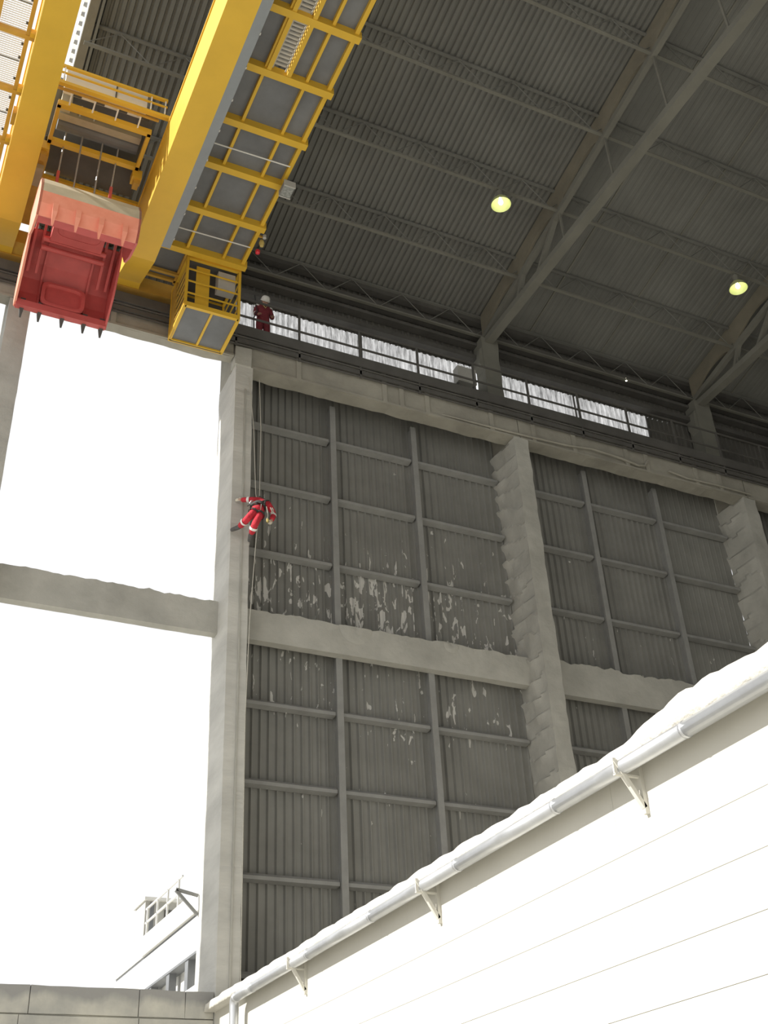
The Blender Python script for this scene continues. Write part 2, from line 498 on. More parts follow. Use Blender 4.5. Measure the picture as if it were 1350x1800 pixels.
# ------------------------------------------------------------------ tie beams at mid height
def tie_beam(x0, x1, z0, z1, label, cr=0.05):
    t = thing('tie_beam', ((x0 + x1) / 2, 24.0, z0), label, 'beam', 'concrete tie beams')
    def fn(p, n):
        d = Vector((0, 0, 0))
        if n.z > 0:
            h = cr * (0.6 + noise.fractal(Vector((p.x * 2.3, p.y * 2, 5)), 0.5, 2.2, 4))
            d.z += max(-0.01, h)
            if n.y < 0: d.y += 0.03 * nz(p.x * 3, 1, 2)
        return d
    lumpy_box(x0, x1, 23.7, 23.95, z0, z1, 0.125, 0.006, fn).build('beam', 'concrete', t)
    return t
tie_beam(1.90, 7.44, 14.45, 15.30, 'concrete tie beam crossing the open sky bay', 0.045)
tie_beam(-6.0, 1.36, 14.45, 15.30, 'end of concrete tie beam at the left picture edge', 0.05)
tb = tie_beam(7.93, 16.33, 14.45, 15.26, 'concrete tie beam across the clad bay below the roped worker', 0.06)
tie_beam(16.83, 25.26, 14.36, 15.32, 'darker concrete tie beam in the bay right of the dusty column', 0.09)
for cx, r in ((11.1, 0.42), (13.9, 0.22)):                 # dust heaps slumped over the beam's front edge
    b = MB(); vs = []; fs = []
    n = 16
    for i in range(n + 1):
        for j in range(6):
            t = math.pi * (i / n)
            q = j / 5
            vs.append((cx + r * q * math.cos(t) * 1.1, 23.695 - 0.03 * q * (1 - q) * 4, 15.28 - r * q * math.sin(t) * 1.15))
    for i in range(n):
        for j in range(5):
            fs.append((i * 6 + j, (i + 1) * 6 + j, (i + 1) * 6 + j + 1, i * 6 + j + 1))
    b.add(vs, fs).build('dust_slump', 'concrete', tb, smooth=True)

# ------------------------------------------------------------------ crane runway girders
def runway(x0, x1, label, stiff, zb=22.42, yb=23.49):
    g = thing('runway_girder', ((x0 + x1) / 2, 23.25, zb), label, 'girder', 'concrete crane runway girders')
    def edge(p, n):
        return Vector((0, 0.03 * nz(p.x * 1.3, 0, p.z) * (n.y > 0), 0.03 * noise.fractal(Vector((p.x * 1.5, p.y, 1)), 0.6, 2.0, 3) * (n.z < 0)))
    lumpy_box(x0, x1, 23.06, yb, zb, 23.58, 0.19, 0.012, edge).build('beam', 'girder', g)
    MB().box(x0, x1, 23.0, 23.06, zb + 0.005, zb + 0.07).build('bottom_lip', 'girder', g)
    for x in stiff:
        MB().box(x - 0.07, x + 0.07, 23.0, 23.06, zb + 0.07, 23.55).build('stiffener', 'girder', g)
    MB().box(x0, x1, 23.2, 23.28, 23.58, 23.68).build('crane_rail', 'steel_grey', g)
    return g
runway(-9.0, 7.38, 'runway girder over the open bay behind the yellow crane', [-3, 0, 2.2, 4.0, 5.6], 22.70, 23.36)
runway(7.42, 16.55, 'concrete runway girder over the bay with the roped worker', [9.3, 12.0, 12.55, 13.4, 15.6])
runway(16.59, 25.45, 'concrete runway girder over the bay right of the dusty column', [17.1, 18.6, 20.6, 21.4, 23.4, 24.4])
runway(25.49, 34.2, 'dark runway girder stub beyond the rightmost column', [27, 30])

# conduits bracketed along the girders
def conduit(pts, r, label):
    return tag(MB().tube(pts, r, 6).build('conduit', 'girder'), label, 'pipe', 'conduits along the girders')
conduit([(13.6, 23.2, 22.72), (14.0, 23.05, 22.6), (15.0, 23.0, 22.56), (16.6, 22.97, 22.55), (18.3, 22.96, 22.60), (19.2, 22.96, 22.72)], 0.035, 'sagging conduit on the girder above the dusty column')
conduit([(19.2, 22.96, 22.72), (20.2, 22.96, 22.66), (21.0, 22.97, 22.56), (21.25, 22.97, 22.62), (21.4, 22.97, 22.85)], 0.04, 'drooping hose on the right-hand girder below the strip window')
conduit([(22.2, 22.97, 22.66), (22.9, 22.97, 22.56), (24.2, 22.97, 22.6), (25.6, 22.97, 22.58)], 0.035, 'low conduit on the girder next to the rightmost column')

# ------------------------------------------------------------------ access walkway along the girders
wk = thing('access_walkway', (12, 23.4, 23.3), 'dark steel access walkway with guard rail under the strip windows', 'walkway')
def walk_run(x0, x1):
    MB().box(x0, x1, 22.92, 24.40, 23.76, 23.83).build('deck', 'dark', wk)
    MB().box(x0, x1, 22.90, 22.96, 23.50, 23.83).build('edge_channel', 'dark', wk)
    MB().box(x0, x1, 22.94, 22.99, 23.22, 23.36).build('busbar_cover', 'dark', wk)
    for z, y in ((23.43, 22.95), (23.15, 22.98)):
        MB().tube([(x0, y, z), (x1, y, z)], 0.03, 6).build('conductor_rail', 'dark', wk)
walk_run(-9, 34.2)
for x in [-7, -5, -3.2, -1.2, 0.6, 2.2, 3.9, 5.6, 7.4, 9.3, 11.22, 13.15, 15.1, 17.06, 18.98, 20.9, 22.8, 24.7, 26.6, 28.5]:
    MB().box(x - 0.03, x + 0.03, 22.94, 22.99, 23.1, 23.50).build('busbar_hanger', 'dark', wk)
    if x > 7.0:
        MB().box(x - 0.03, x + 0.03, 22.93, 22.98, 23.8, 24.93).build('guard_post', 'dark', wk)
for z in (24.22, 24.9):
    MB().bar((7.4, 22.955, z), (34, 22.955, z), 0.045, 0.05).build('guard_rail', 'dark', wk)
eb = thing('electrical_box', (15.45, 24.0, 24.9), 'pale grey electrical box on the walkway beside the upper column', 'box')
MB().box(15.15, 15.82, 23.9, 24.2, 25.0, 25.62).build('housing', 'lightgrey', eb)
MB().box(15.19, 15.78, 23.885, 23.9, 25.04, 25.58).build('door', 'lightgrey', eb)
for x in (15.2, 15.77):
    MB().box(x - 0.03, x + 0.03, 24.0, 24.06, 23.83, 25.0).build('leg', 'dark', eb)

# ------------------------------------------------------------------ roof
SL = 0.22
def zr(y): return 29.68 + SL * (19.32 - y) if y > 3.0 else 29.68 + SL * (19.32 - 6.0 + y)     # underside of the sheeting
def zc(y): return zr(y) - 0.97                                                            # purlin lower chord / truss top chord
ceil = thing('ceiling', (16, 12, 28), kind='structure')
ang = math.atan(SL)
rxs = [1.76, 4.72, 7.69, 10.66, 13.62, 16.58, 19.54, 22.5, 25.5, 28.5, 31.4, 34.4]
PUR = [24.3, 21.84, 19.32, 16.71, 14.15, 11.58, 9.0, 6.4]
rys = [24.9, 21.84, 19.32, 16.71, 14.15, 11.58, 9.0, 3.0]
rc = {}
for i, (a, b) in enumerate(zip(rxs, rxs[1:])):
    for y1, y0 in zip(rys, rys[1:]):
        key = (round(b - a, 2), round(y1 - y0, 2), a > 16)
        L = (y1 - y0) / math.cos(ang)
        if key not in rc:
            rc[key] = corrugated(b - a, L, 0.2 if a < 16 else 0.247, 0.07 if a < 16 else 0.014, 'roof_sheet', 'roof', flat=0.5)
        place(rc[key], 'roof_sheet', (a, y0, zr(y0 + 1e-4)), ceil, rot=(-ang, 0, 0))
    if a > 16:                                           # lapped seams between the flatter sheets
        for y1, y0 in zip(rys, rys[1:]):
            MB().bar((b - 1.0, y0, zr(y0 + 1e-4) - 0.01), (b - 1.0, y1, zr(y1) - 0.01), 0.05, 0.05).build('seam_strip', 'roof_steel', ceil)
    key = (round(b - a, 2), 'far')
    L = 18.0 / math.cos(ang)
    if key not in rc:
        rc[key] = corrugated(b - a, L, 0.25, 0.07, 'roof_sheet', 'roof')
    place(rc[key], 'roof_sheet', (a, -15.0, zr(-15.0)), ceil, rot=(ang, 0, 0))

ORD = ['first', 'second', 'third', 'fourth', 'fifth', 'sixth', 'seventh', 'eighth']
for k, y in enumerate(PUR):
    p = thing('purlin_truss', (1.8, y, zc(y)), '%s lattice purlin under the roof counting out from the back wall' % ORD[k], 'purlin', 'lattice roof purlins')
    z0, z1 = zc(y), zr(y) - 0.08
    MB().box(1.8, 34.3, y - 0.05, y + 0.05, z0 - 0.03, z0 + 0.03).build('lower_chord', 'roof_steel', p)
    MB().box(1.8, 34.3, y - 0.05, y + 0.05, z1 - 0.025, z1 + 0.025).build('upper_chord', 'roof', p)
    n = 36; st = (34.3 - 1.8) / n
    for i in range(n):
        a = 1.8 + i * st
        za, zb = (z0, z1) if i % 2 == 0 else (z1, z0)
        MB().tube([(a, y, za), (a + st, y, zb)], 0.017, 4, caps=False).build('web_bar', 'roof', p)

def roof_truss(x, label, y_in=3.0, web=True):
    t = thing('roof_truss', (x, 24.3, 27.3), label, 'truss', 'main roof trusses')
    MB().box(x - 0.15, x + 0.15, y_in, 24.4, 27.16, 27.38).build('lower_chord', 'roof_steel', t)
    b = MB()
    b.prism([(y_in, zc(y_in) - 0.13), (24.4, zc(24.4) - 0.13), (24.4, zc(24.4) + 0.07), (y_in, zc(y_in) + 0.07)], 'x', x - 0.085, x + 0.085)
    b.build('upper_chord', 'roof_steel', t)
    ys = PUR + [3.9]
    for i, y in enumerate(PUR):
        if i > 0:
            MB().bar((x, y, 27.3), (x, y, zc(y)), 0.06).build('vertical', 'roof_steel', t)
    diag = [(PUR[1] + 0.25, 27.3, PUR[1] - 0.25, zc(PUR[1] - 0.25)), (PUR[1] - 0.9, 27.3, PUR[2] + 0.15, zc(PUR[2]))]
    for k in range(2, 7):
        diag.append((PUR[k] - 0.5, 27.35, PUR[k + 1] + 0.1, zc(PUR[k + 1])) if k > 4 else (PUR[k], 27.35, PUR[k] - 0.01, zc(PUR[k])))
    for a, za, c, zb in diag[:2]:
        MB().bar((x, a, za), (x, c, zb), 0.16, 0.12).build('diagonal', 'roof_steel', t)
    # dust-caked plates standing between the chord and the sheeting, scalloped underneath
    for y1, y0 in zip(ys, ys[1:]):
        pl = []
        n = 20
        for q in range(n + 1):
            y = y1 + (y0 - y1) * q / n
            u = q / n
            arc = 0.33 * math.sin(math.pi * (u - 0.1) / 0.8) ** 0.7 if 0.1 < u < 0.9 else -0.02
            pl.append((y, zc(y) + 0.07 + arc))
        pl += [(y0, zr(y0 + 1e-4) - 0.01), (y1, zr(y1) - 0.01)]
        MB().prism(pl, 'x', x - 0.05, x + 0.05).build('dust_plate', 'dust_web', t)
    return t
roof_truss(7.69, 'main roof truss hidden behind the yellow crane walkway')
roof_truss(16.58, 'main roof truss running from the middle column up to the top edge')
roof_truss(25.5, 'main roof truss at the right edge of the picture')

# eave angle along the top of the wall and the gable edge
MB().box(1.8, 34.3, 24.35, 24.6, 28.3, 28.5).build('trim_1', 'dark')['kind'] = 'structure'
gb = thing('wall_gable', (1.7, 15, 29), kind='structure')
y = 24.8
while y > 3.0:
    z = zr(y - 0.1)
    b = MB()
    b.add([(1.70, y, z - 0.12), (1.70, y - 0.12, z - 0.12 + 0.026), (1.60, y - 0.14, z - 0.12 + 0.03), (1.60, y - 0.24, z - 0.12 + 0.053), (1.70, y - 0.26, z - 0.12 + 0.057)]
          + [(1.70, y, z + 1.2), (1.70, y - 0.12, z + 1.226), (1.60, y - 0.14, z + 1.23), (1.60, y - 0.24, z + 1.253), (1.70, y - 0.26, z + 1.257)],
          [(i, i + 1, i + 6, i + 5) for i in range(4)])
    b.build('gable_rib', 'white', gb)
    y -= 0.26
MB().prism([(3, zr(3.001) - 0.32), (24.6, zr(24.6) - 0.32), (24.6, zr(24.6) - 0.06), (3, zr(3.001) - 0.06)], 'x', 1.74, 1.98).build('gable_beam', 'dust_web', gb)
MB().prism([(3, zr(3.001) - 0.30), (24.6, zr(24.6) - 0.30), (24.6, zr(24.6) - 0.18), (3, zr(3.001) - 0.18)], 'x', 2.03, 2.10).build('gable_angle', 'roof_steel', gb)

# unseen far side and right-hand end of the hall, added to darken the inside
fw = thing('wall_far_side', (16, -15, 0), kind='structure')
MB().box(1.7, 34.4, -15.2, -15.0, 9.0, 27.0).build('far_wall_sheet', 'clad', fw)
MB().box(34.4, 34.6, -15.2, 24.8, 0, 33.0).build('wall_right', 'clad')['kind'] = 'structure'

# ------------------------------------------------------------------ plinth wall under the open bay
pw = thing('wall_plinth', (3, 23.2, 0), kind='structure')
rows = [(0, 2.9, (-8, -3, 0.9, 3.8, 5.95, 7.42)), (2.92, 5.68, (-8, -3, 0.9, 3.72, 5.95, 7.42)), (5.70, 6.19, (-8, -3, 0.9, 3.88, 5.93, 6.84, 7.42))]
MB().box(-8, 7.42, 23.08, 23.9, 0, 6.15).build('wall_core', 'plinth', pw)
for z0, z1, xs in rows:
    for a, b in zip(xs, xs[1:]):
        lumpy_box(a + 0.008, b - 0.008, 23.02, 23.10 if z1 < 6 else 23.92, z0 + 0.01, z1, 0.35, 0.006,
                  lambda p, n: Vector((0, 0, 0.03 * (0.3 + nz(p.x * 2, p.y, 1)) if (n.z > 0 and z1 > 6) else 0))).build('concrete_panel', 'plinth', pw)

# ------------------------------------------------------------------ low building with the gutter
lw = thing('wall_low_building', (7.5, 12, 0), kind='structure')
MB().box(7.47, 7.9, -2, 23.0, 0, 5.98).build('wall_core', 'render_wall', lw)
zz = [0, 0.5, 1.0, 1.5, 2.0, 2.5, 3.0, 3.5, 4.0, 4.5, 5.0, 5.98]
for i, (z0, z1) in enumerate(zip(zz, zz[1:])):
    ys = [-2 + (2.9 if i % 2 else 0)]
    while ys[-1] < 22.9: ys.append(min(23.0, ys[-1] + 5.8))
    if i % 2: ys = [-2] + ys
    for a, b in zip(ys, ys[1:]):
        if b - a > 0.05:
            MB().box(7.44, 7.475, a + 0.0015, b - 0.0015, z0 + 0.0033, z1 - 0.0033).build('wall_plank', 'render_wall', lw)
MB().box(7.9, 20, 22.6, 23.0, 0, 5.98).build('end_wall', 'render_wall', lw)

rf = thing('sheet_roof', (8, 12, 6.0), 'dust-covered corrugated sheet roof of the low building behind the gutter', 'roof')
ny, nx = 200, 16
vs, fs = [], []
for j in range(ny + 1):
    yy = -2 + 25.0 * j / ny
    for i in range(nx + 1):
        u = i / nx
        x = 7.24 + 12.5 * u ** 2
        w = 0.05 * (0.5 + 0.5 * math.sin(2 * math.pi * (yy + 0.15 * nz(yy, 7, 0)) / (0.68 if yy > 11 else 0.48)))
        heap = 0.05 * (noise.fractal(Vector((yy * 0.7, x * 0.9, 1)), 0.6, 2.0, 4) + 0.4)
        big = 0.21 * max(0.0, min(1.0, (9.3 - yy) / 1.1)) * max(0.0, min(1.0, (yy - 3.0) / 2.0)) * (0.85 + 0.35 * nz(yy * 2.5, 0, 0))
        ramp = min(1, (x - 7.24) / 0.22)
        vs.append((x, yy, 5.955 + 0.11 * (x - 7.24) + (w + heap + big) * (0.55 + 0.45 * ramp) + 0.055 * ramp))
for j in range(ny):
    for i in range(nx):
        a = j * (nx + 1) + i
        fs.append((a, a + 1, a + nx + 2, a + nx + 1))
k0 = len(vs)
for j in range(ny + 1):
    vs.append((7.215, -2 + 25.0 * j / ny, 5.825))
    vs.append((19.7, -2 + 25.0 * j / ny, 5.955))
for j in range(ny):
    a = j * (nx + 1)
    fs.append((a, a + nx + 1, k0 + 2 * (j + 1), k0 + 2 * j))
    fs.append((k0 + 2 * j, k0 + 2 * (j + 1), k0 + 2 * (j + 1) + 1, k0 + 2 * j + 1))
MB().add(vs, fs).build('dust_layer', 'dust', rf, smooth=True)
gt = thing('rain_gutter', (7.2, 12, 5.75), 'round zinc rain gutter with downpipe along the low white wall', 'gutter')
cuts = [-2.0, 3.2, 8.0, 10.3, 12.6, 15.2, 17.6, 20.2, 21.05]
for a, b in zip(cuts, cuts[1:]):
    MB().tube([(7.21, a + 0.006, 5.745), (7.21, b, 5.745)], 0.082, 16).build('gutter_length', 'zinc', gt, smooth=True)
    if b < 21: MB().tube([(7.21, b - 0.02, 5.745), (7.21, b + 0.02, 5.745)], 0.088, 16).build('joint_collar', 'zinc', gt, smooth=True)
MB().tube([(7.21, 21.03, 5.745), (7.21, 21.12, 5.735), (7.21, 21.17, 5.68), (7.21, 21.18, 5.6), (7.21, 21.18, 0.05)], 0.088, 16).build('downpipe', 'zinc', gt, smooth=True)
for k, y in enumerate((4.3, 9.04, 13.57, 18.25)):
    br = thing('gutter_bracket', (7.44, y, 5.3), ['gutter bracket nearest the photographer', 'triangular gutter bracket at the right of the low wall', 'triangular gutter bracket at the middle of the low wall', 'triangular gutter bracket nearest the downpipe'][k], 'bracket', 'triangular gutter brackets')
    MB().bar((7.415, y, 5.27), (7.415, y, 5.82), 0.05, 0.05).build('upright', 'render_wall', br)
    MB().bar((7.405, y, 5.335), (7.11, y, 5.80), 0.05, 0.045).build('strut', 'render_wall', br)
    MB().bar((7.43, y, 5.655), (7.09, y, 5.655), 0.04, 0.02).build('arm', 'render_wall', br)
    MB().bar((7.11, y, 5.66), (7.11, y, 5.83), 0.04, 0.02).build('lip', 'render_wall', br)

# ------------------------------------------------------------------ sunlit building outside, seen through the open bay
ob = thing('plant_building', (11, 40, 0), 'sunlit white plant building outside beyond the open bay', 'building')
MB().box(11, 16, 33.0, 46.6, 0, 9.0).build('lower_wall', 'white', ob)
MB().box(11, 16, 33.0, 46.6, 10.0, 11.08).build('spandrel', 'white', ob)
MB().box(10.94, 16, 33.0, 42.6, 11.2, 11.9).build('parapet', 'white', ob)
MB().box(11.05, 16, 33.0, 46.6, 11.08, 11.2).build('shadow_joint', 'plate', ob)
MB().box(11.0, 16, 42.6, 46.6, 11.2, 11.75).build('parapet', 'white', ob)
MB().box(11.4, 16, 33.0, 46.6, 9.0, 10.0).build('recess_wall', 'white', ob)
MB().box(10.97, 11.4, 33.0, 46.6, 9.92, 10.0).build('soffit_strip', 'plate', ob)
for y in (36.9, 39.0, 41.2, 44.0):
    MB().box(11.0, 11.25, y, y + 0.35, 9.0, 10.0).build('pillar', 'plate', ob)
pe = MB().box(11.02, 14.5, 42.8, 44.2, 11.75, 13.25).build('penthouse', 'lightgrey', ob)  # white penthouse; shade on its front is put into the grey colour
MB().box(10.95, 14.6, 42.65, 44.3, 13.25, 13.36).build('roof_slab', 'white', pe)
MB().box(11.75, 12.4, 42.76, 42.8, 11.9, 12.95).build('doorway', 'dark', pe)
MB().box(11.2, 11.35, 42.76, 42.8, 11.9, 13.2).build('pilaster', 'plate', pe)
for y in (42.3, 41.0, 39.7, 38.4):
    MB().bar((11.0, y, 11.9), (11.0, y, 12.85), 0.06).build('rail_post', 'white', ob)
for z in (12.35, 12.85):
    MB().bar((11.0, 38.0, z), (11.0, 42.5, z), 0.06).build('guard_rail', 'white', ob)
jb = thing('jib_bracket', (8, 24.4, 8.2), 'grey steel bracket sticking out left of the pale column near its foot', 'bracket')
MB().bar((7.42, 24.38, 8.42), (6.92, 24.38, 8.52), 0.06).build('arm', 'steel_grey', jb)
MB().bar((7.42, 24.38, 8.02), (6.92, 24.38, 8.50), 0.06).build('strut', 'steel_grey', jb)

# ------------------------------------------------------------------ overhead crane
crane = thing('bridge_crane', (4.2, 22.5, 23.97), 'yellow twin-girder overhead crane bridge with side walkways', 'crane')
def girder(x0, x1):
    g = MB().prism([(-12, 23.5), (21.2, 23.5), (22.72, 24.12), (22.95, 24.12), (22.95, 24.85), (-12, 24.85)], 'x', x0, x1).build('box_girder', 'yellow', crane)
    MB().box(x0 - 0.03, x1 + 0.03, -12, 22.95, 24.85, 24.9).build('top_flange', 'yellow', g)
    MB().box((x0 + x1) / 2 - 0.04, (x0 + x1) / 2 + 0.04, -12, 22.9, 24.9, 25.0).build('trolley_rail', 'steel_grey', g)
    return g
girder(0.51, 1.19)
girder(3.92, 4.57)
MB().box(-0.6, 7.0, 22.96, 23.55, 24.10, 24.62).build('end_carriage', 'yellow2', crane)
MB().box(1.19, 3.92, 22.5, 22.95, 24.16, 24.6).build('end_tie', 'yellow2', crane)
for x in (-0.2, 1.9, 3.2, 5.2, 6.6):
    MB().lathe([(0, -0.05), (0.19, -0.05), (0.19, 0.05), (0, 0.05)], (x, 23.24, 23.88), 16, (0, 1, 0)).build('wheel', 'dark', crane)
dt = MB().box(4.57, 4.80, -12, 20.6, 23.5, 23.72).build('cable_duct', 'duct', crane)
for i in range(12):
    MB().box(4.79, 4.815, 20.2 - i * 0.9, 20.26 - i * 0.9, 23.48, 23.74).build('duct_clip', 'lightgrey', dt)

# right walkway
XB = [21.2, 19.72, 18.22, 16.83, 15.25, 13.68, 12.1, 10.5]
for y in XB:
    MB().prism([(y - 0.09, 24.20), (y + 0.09, 24.20), (y + 0.09, 24.24), (y + 0.03, 24.24), (y + 0.03, 24.42), (y - 0.09, 24.42)], 'x', 4.57, 7.05).build('cross_beam', 'yellow', crane)
for x, w in ((5.385, 0.07), (6.376, 0.07), (6.93, 0.10)):
    for a, b in zip(XB[1:], XB):
        MB().box(x - w / 2, x + w / 2, a + 0.09, b - 0.09, 24.28, 24.42).build('stringer', 'yellow', crane)
cols = [(4.6, 5.385), (5.385, 6.376), (6.376, 6.98)]
for i, (a, b) in enumerate(zip(XB[1:], XB)):
    for k, (xa, xb) in enumerate(cols):
        if i >= 4 and k == 1:
            MB().box(5.91, 6.376, a + 0.01, b - 0.01, 24.42, 24.45).build('deck_plate', 'plate', crane)
            continue
        MB().box(xa + 0.005, xb - 0.005, a + 0.01, b - 0.01, 24.42, 24.45).build('deck_plate', 'plate', crane)
for xa in (5.45, 5.93):
    MB().box(xa - 0.05, xa + 0.05, 10.5, 15.2, 24.22, 24.42).build('chain_guide', 'yellow', crane)
b = MB()
y = 10.6
while y < 15.1:
    b.box(5.52, 5.86, y, y + 0.05, 24.36, 24.42); y += 0.105
b.box(5.52, 5.55, 10.5, 15.15, 24.33, 24.36).box(5.83, 5.86, 10.5, 15.15, 24.33, 24.36)
g = b.build('cable_chain', 'lightgrey', crane)
g['kind'] = 'stuff'
for y in (17.6, 20.5):
    MB().tube([(4.8, y, 24.26), (6.9, y - 0.05, 24.26)], 0.018, 6).build('cable', 'white', crane)

# platform at the end of the walkway beside the right girder
MB().box(4.6, 5.45, 21.3, 22.6, 24.42, 24.45).build('deck_plate', 'plate', crane)
for a, b in (((4.6, 22.5, 24.36), (5.5, 22.5, 24.36)), ((5.45, 21.3, 24.36), (5.45, 22.6, 24.36)), ((4.62, 21.9, 24.36), (4.62, 22.6, 24.36)), ((4.6, 22.2, 24.3), (5.5, 22.2, 24.3))):
    MB().bar(a, b, 0.08, 0.1).build('platform_frame', 'yellow2', crane)

# left walkway of open mesh against the sky
LXB = [21.0, 19.5, 18.0, 16.5, 15.0, 13.5]
for y in LXB:
    MB().box(-1.2, 0.51, y - 0.05, y + 0.05, 24.22, 24.36).build('cross_beam', 'yellow2', crane)
    MB().box(0.40, 0.53, y - 0.16, y - 0.05, 24.2, 24.36).build('bracket', 'yellow', crane)
for x in (0.36, -0.3, -1.15):
    MB().box(x - 0.045, x + 0.045, 13.5, 21.3, 24.25, 24.36).build('stringer', 'yellow2', crane)
for a, b in zip(LXB[1:], LXB):
    q = MB()
    y = a + 0.06
    while y < b - 0.06:
        q.box(-0.25, 0.31, y, y + 0.012, 24.36, 24.38); y += 0.055
    x = -0.22
    while x < 0.31:
        q.box(x, x + 0.004, a + 0.05, b - 0.05, 24.38, 24.385); x += 0.06
    g = q.build('deck_grating', 'white', crane)
    MB().box(-0.25, 0.31, (a + b) / 2 - 0.01, (a + b) / 2 + 0.01, 24.34, 24.36).build('grating_joint', 'plate', crane)
    for yy in (a + 0.25, a + 0.62, a + 1.2):
        MB().box(0.27, 0.32, yy, yy + 0.05, 24.32, 24.36).build('grating_clip', 'dark', crane)
MB().box(0.42, 0.53, 18.6, 18.95, 24.25, 24.5).build('junction_box', 'yellow2', crane)

# inspection cage hung from the right walkway
cg = thing('inspection_cage', (6.2, 22.1, 22.5), 'yellow railed inspection cage hanging from the crane walkway', 'cage')
x0, x1, y0, y1, z0, z1 = 5.50, 6.95, 21.42, 22.84, 22.50, 24.22
fl = MB().box(x0 + 0.03, x1 - 0.03, y0 + 0.03, y1 - 0.03, z0 + 0.06, z0 + 0.09).build('floor_plate', 'plate', cg)
for a, b in (((x0, y0, z0 + 0.07), (x1, y0, z0 + 0.07)), ((x0, y1, z0 + 0.05), (x1, y1, z0 + 0.05)), ((x0, y0, z0 + 0.05), (x0, y1, z0 + 0.05)), ((x1, y0, z0 + 0.05), (x1, y1, z0 + 0.05))):
    MB().bar(a, b, 0.09, 0.14 if a[1] == b[1] == y0 else 0.09).build('floor_frame', 'yellow', cg)
MB().bar(((x0 + x1) / 2 + 0.02, y0, z0 + 0.05), ((x0 + x1) / 2 + 0.02, y1, z0 + 0.05), 0.06, 0.06).build('floor_frame', 'yellow', cg)
for x in (x0, x1):
    for y in (y0, y1):
        MB().bar((x, y, z0), (x, y, z1 + 0.1), 0.07).build('post', 'yellow', cg)
for k in range(1, 4):
    z = z0 + 0.07 + k * 0.43
    MB().bar((x0, y0, z), (x1, y0, z), 0.035).build('guard_rail', 'yellow', cg)
    MB().bar((x1, y0, z), (x1, y1, z), 0.035).build('guard_rail', 'yellow', cg)
for k in range(1, 7):
    z = z0 + 0.07 + k * 0.235
    MB().bar((x0, y0, z), (x0, y1 - 0.45, z), 0.035).build('guard_rail', 'yellow2', cg)
MB().box(x0 - 0.02, x0 + 0.02, y1 - 0.45, y1, z0, z1).build('side_plate', 'yellow2', cg)
MB().box(5.78, 6.15, y0 + 0.10, y0 + 0.13, z0 + 0.2, z1 - 0.08).build('back_panel', 'yellow', cg)
MB().box(6.38, 6.86, y0 + 0.08, y0 + 0.34, z0 + 1.02, z1 - 0.06).build('control_cabinet', 'lightgrey', cg)
MB().box(x0 + 0.02, x1, y1 - 0.015, y1 + 0.015, z0, z1).build('back_plate', 'dark', cg)
for a, b in (((x0, y0), (x1, y0)), ((x0, y1), (x1, y1)), ((x0, y0), (x0, y1)), ((x1, y0), (x1, y1))):
    MB().bar((a[0], a[1], z1 + 0.05), (b[0], b[1], z1 + 0.05), 0.08, 0.1).build('top_frame', 'yellow', cg)
MB().box(x0 + 0.04, x1 - 0.04, y0 + 0.04, y1 - 0.04, z1 + 0.06, z1 + 0.09).build('top_plate', 'dark', cg)

# floodlight and alarm beacon on the walkway edge
fld = thing('floodlight', (7.0, 18.0, 24.1), 'square glass-fronted floodlight on the edge of the crane walkway', 'lamp')
hb = MB().box(6.86, 7.14, 17.82, 18.2, 23.9, 24.06)
hb.build('housing', 'steel_grey', fld)
MB().box(6.88, 7.12, 17.85, 18.17, 23.885, 23.9).build('glass', 'glass_box', fld)
for a, b in (((6.85, 17.81), (7.15, 17.84)), ((6.85, 18.18), (7.15, 18.21))):
    MB().box(a[0], b[0], a[1], b[1], 23.87, 24.07).build('bezel', 'lightgrey', fld)
MB().bar((6.95, 18.0, 24.06), (6.95, 18.0, 24.3), 0.05).build('bracket', 'steel_grey', fld)
bc = thing('alarm_beacon', (7.0, 20.1, 24.0), 'small brass alarm beacon with red lens on the walkway edge', 'beacon')
MB().bar((6.98, 20.0, 24.28), (7.08, 20.0, 24.28), 0.05).build('arm', 'yellow2', bc)
MB().lathe([(0, -0.1), (0.05, -0.1), (0.075, 0), (0.05, 0.1), (0, 0.1)], (7.08, 20.05, 24.1), 12).build('body', 'brass', bc)
MB().lathe([(0, -0.12), (0.06, -0.08), (0.065, 0.0), (0.03, 0.05), (0, 0.06)], (7.03, 20.22, 23.96), 12).build('lens', 'red_lens', bc)
MB().lathe([(0, -0.06), (0.05, -0.05), (0.05, 0.05), (0, 0.06)], (7.1, 19.9, 24.2), 10).build('cap', 'lightgrey', bc)

# ------------------------------------------------------------------ trolley
tr = thing('crane_trolley', (2.5, 19.5, 25.0), 'yellow hoist trolley with white cabinet between the crane girders', 'trolley')
for y in (17.98, 20.9):
    MB().box(0.7, 4.4, y - 0.05, y + 0.05, 25.02, 25.12).build('cross_girder', 'yellow', tr)
for x in (0.85, 4.25):
    MB().box(x - 0.12, x + 0.12, 17.7, 21.1, 25.02, 25.3).build('side_girder', 'yellow', tr)
fr = [((1.36, 18.52), (3.62, 18.52)), ((1.36, 19.66), (3.62, 19.66)), ((1.40, 18.5), (1.40, 19.7)), ((3.58, 18.5), (3.58, 19.7))]
for a, b in fr:
    MB().bar((a[0], a[1], 25.0), (b[0], b[1], 25.0), 0.13 if a[1] == b[1] else 0.09, 0.15).build('hoist_frame', 'yellow', tr)
for x in (1.32, 3.62):
    lug = MB().box(x - 0.12, x + 0.12, 19.72, 20.0, 24.72, 25.0).build('lug', 'yellow', tr)
    MB().box(x - 0.06, x + 0.08, 19.8, 20.02, 24.58, 24.72).build('lug_foot', 'yellow2', lug)
MB().box(1.19, 1.46, 19.9, 22.3, 24.66, 25.0).build('side_frame', 'yellow2', tr)
MB().box(1.22, 1.42, 20.2, 20.8, 24.5, 24.66).build('guide_block', 'beige_dust', tr)
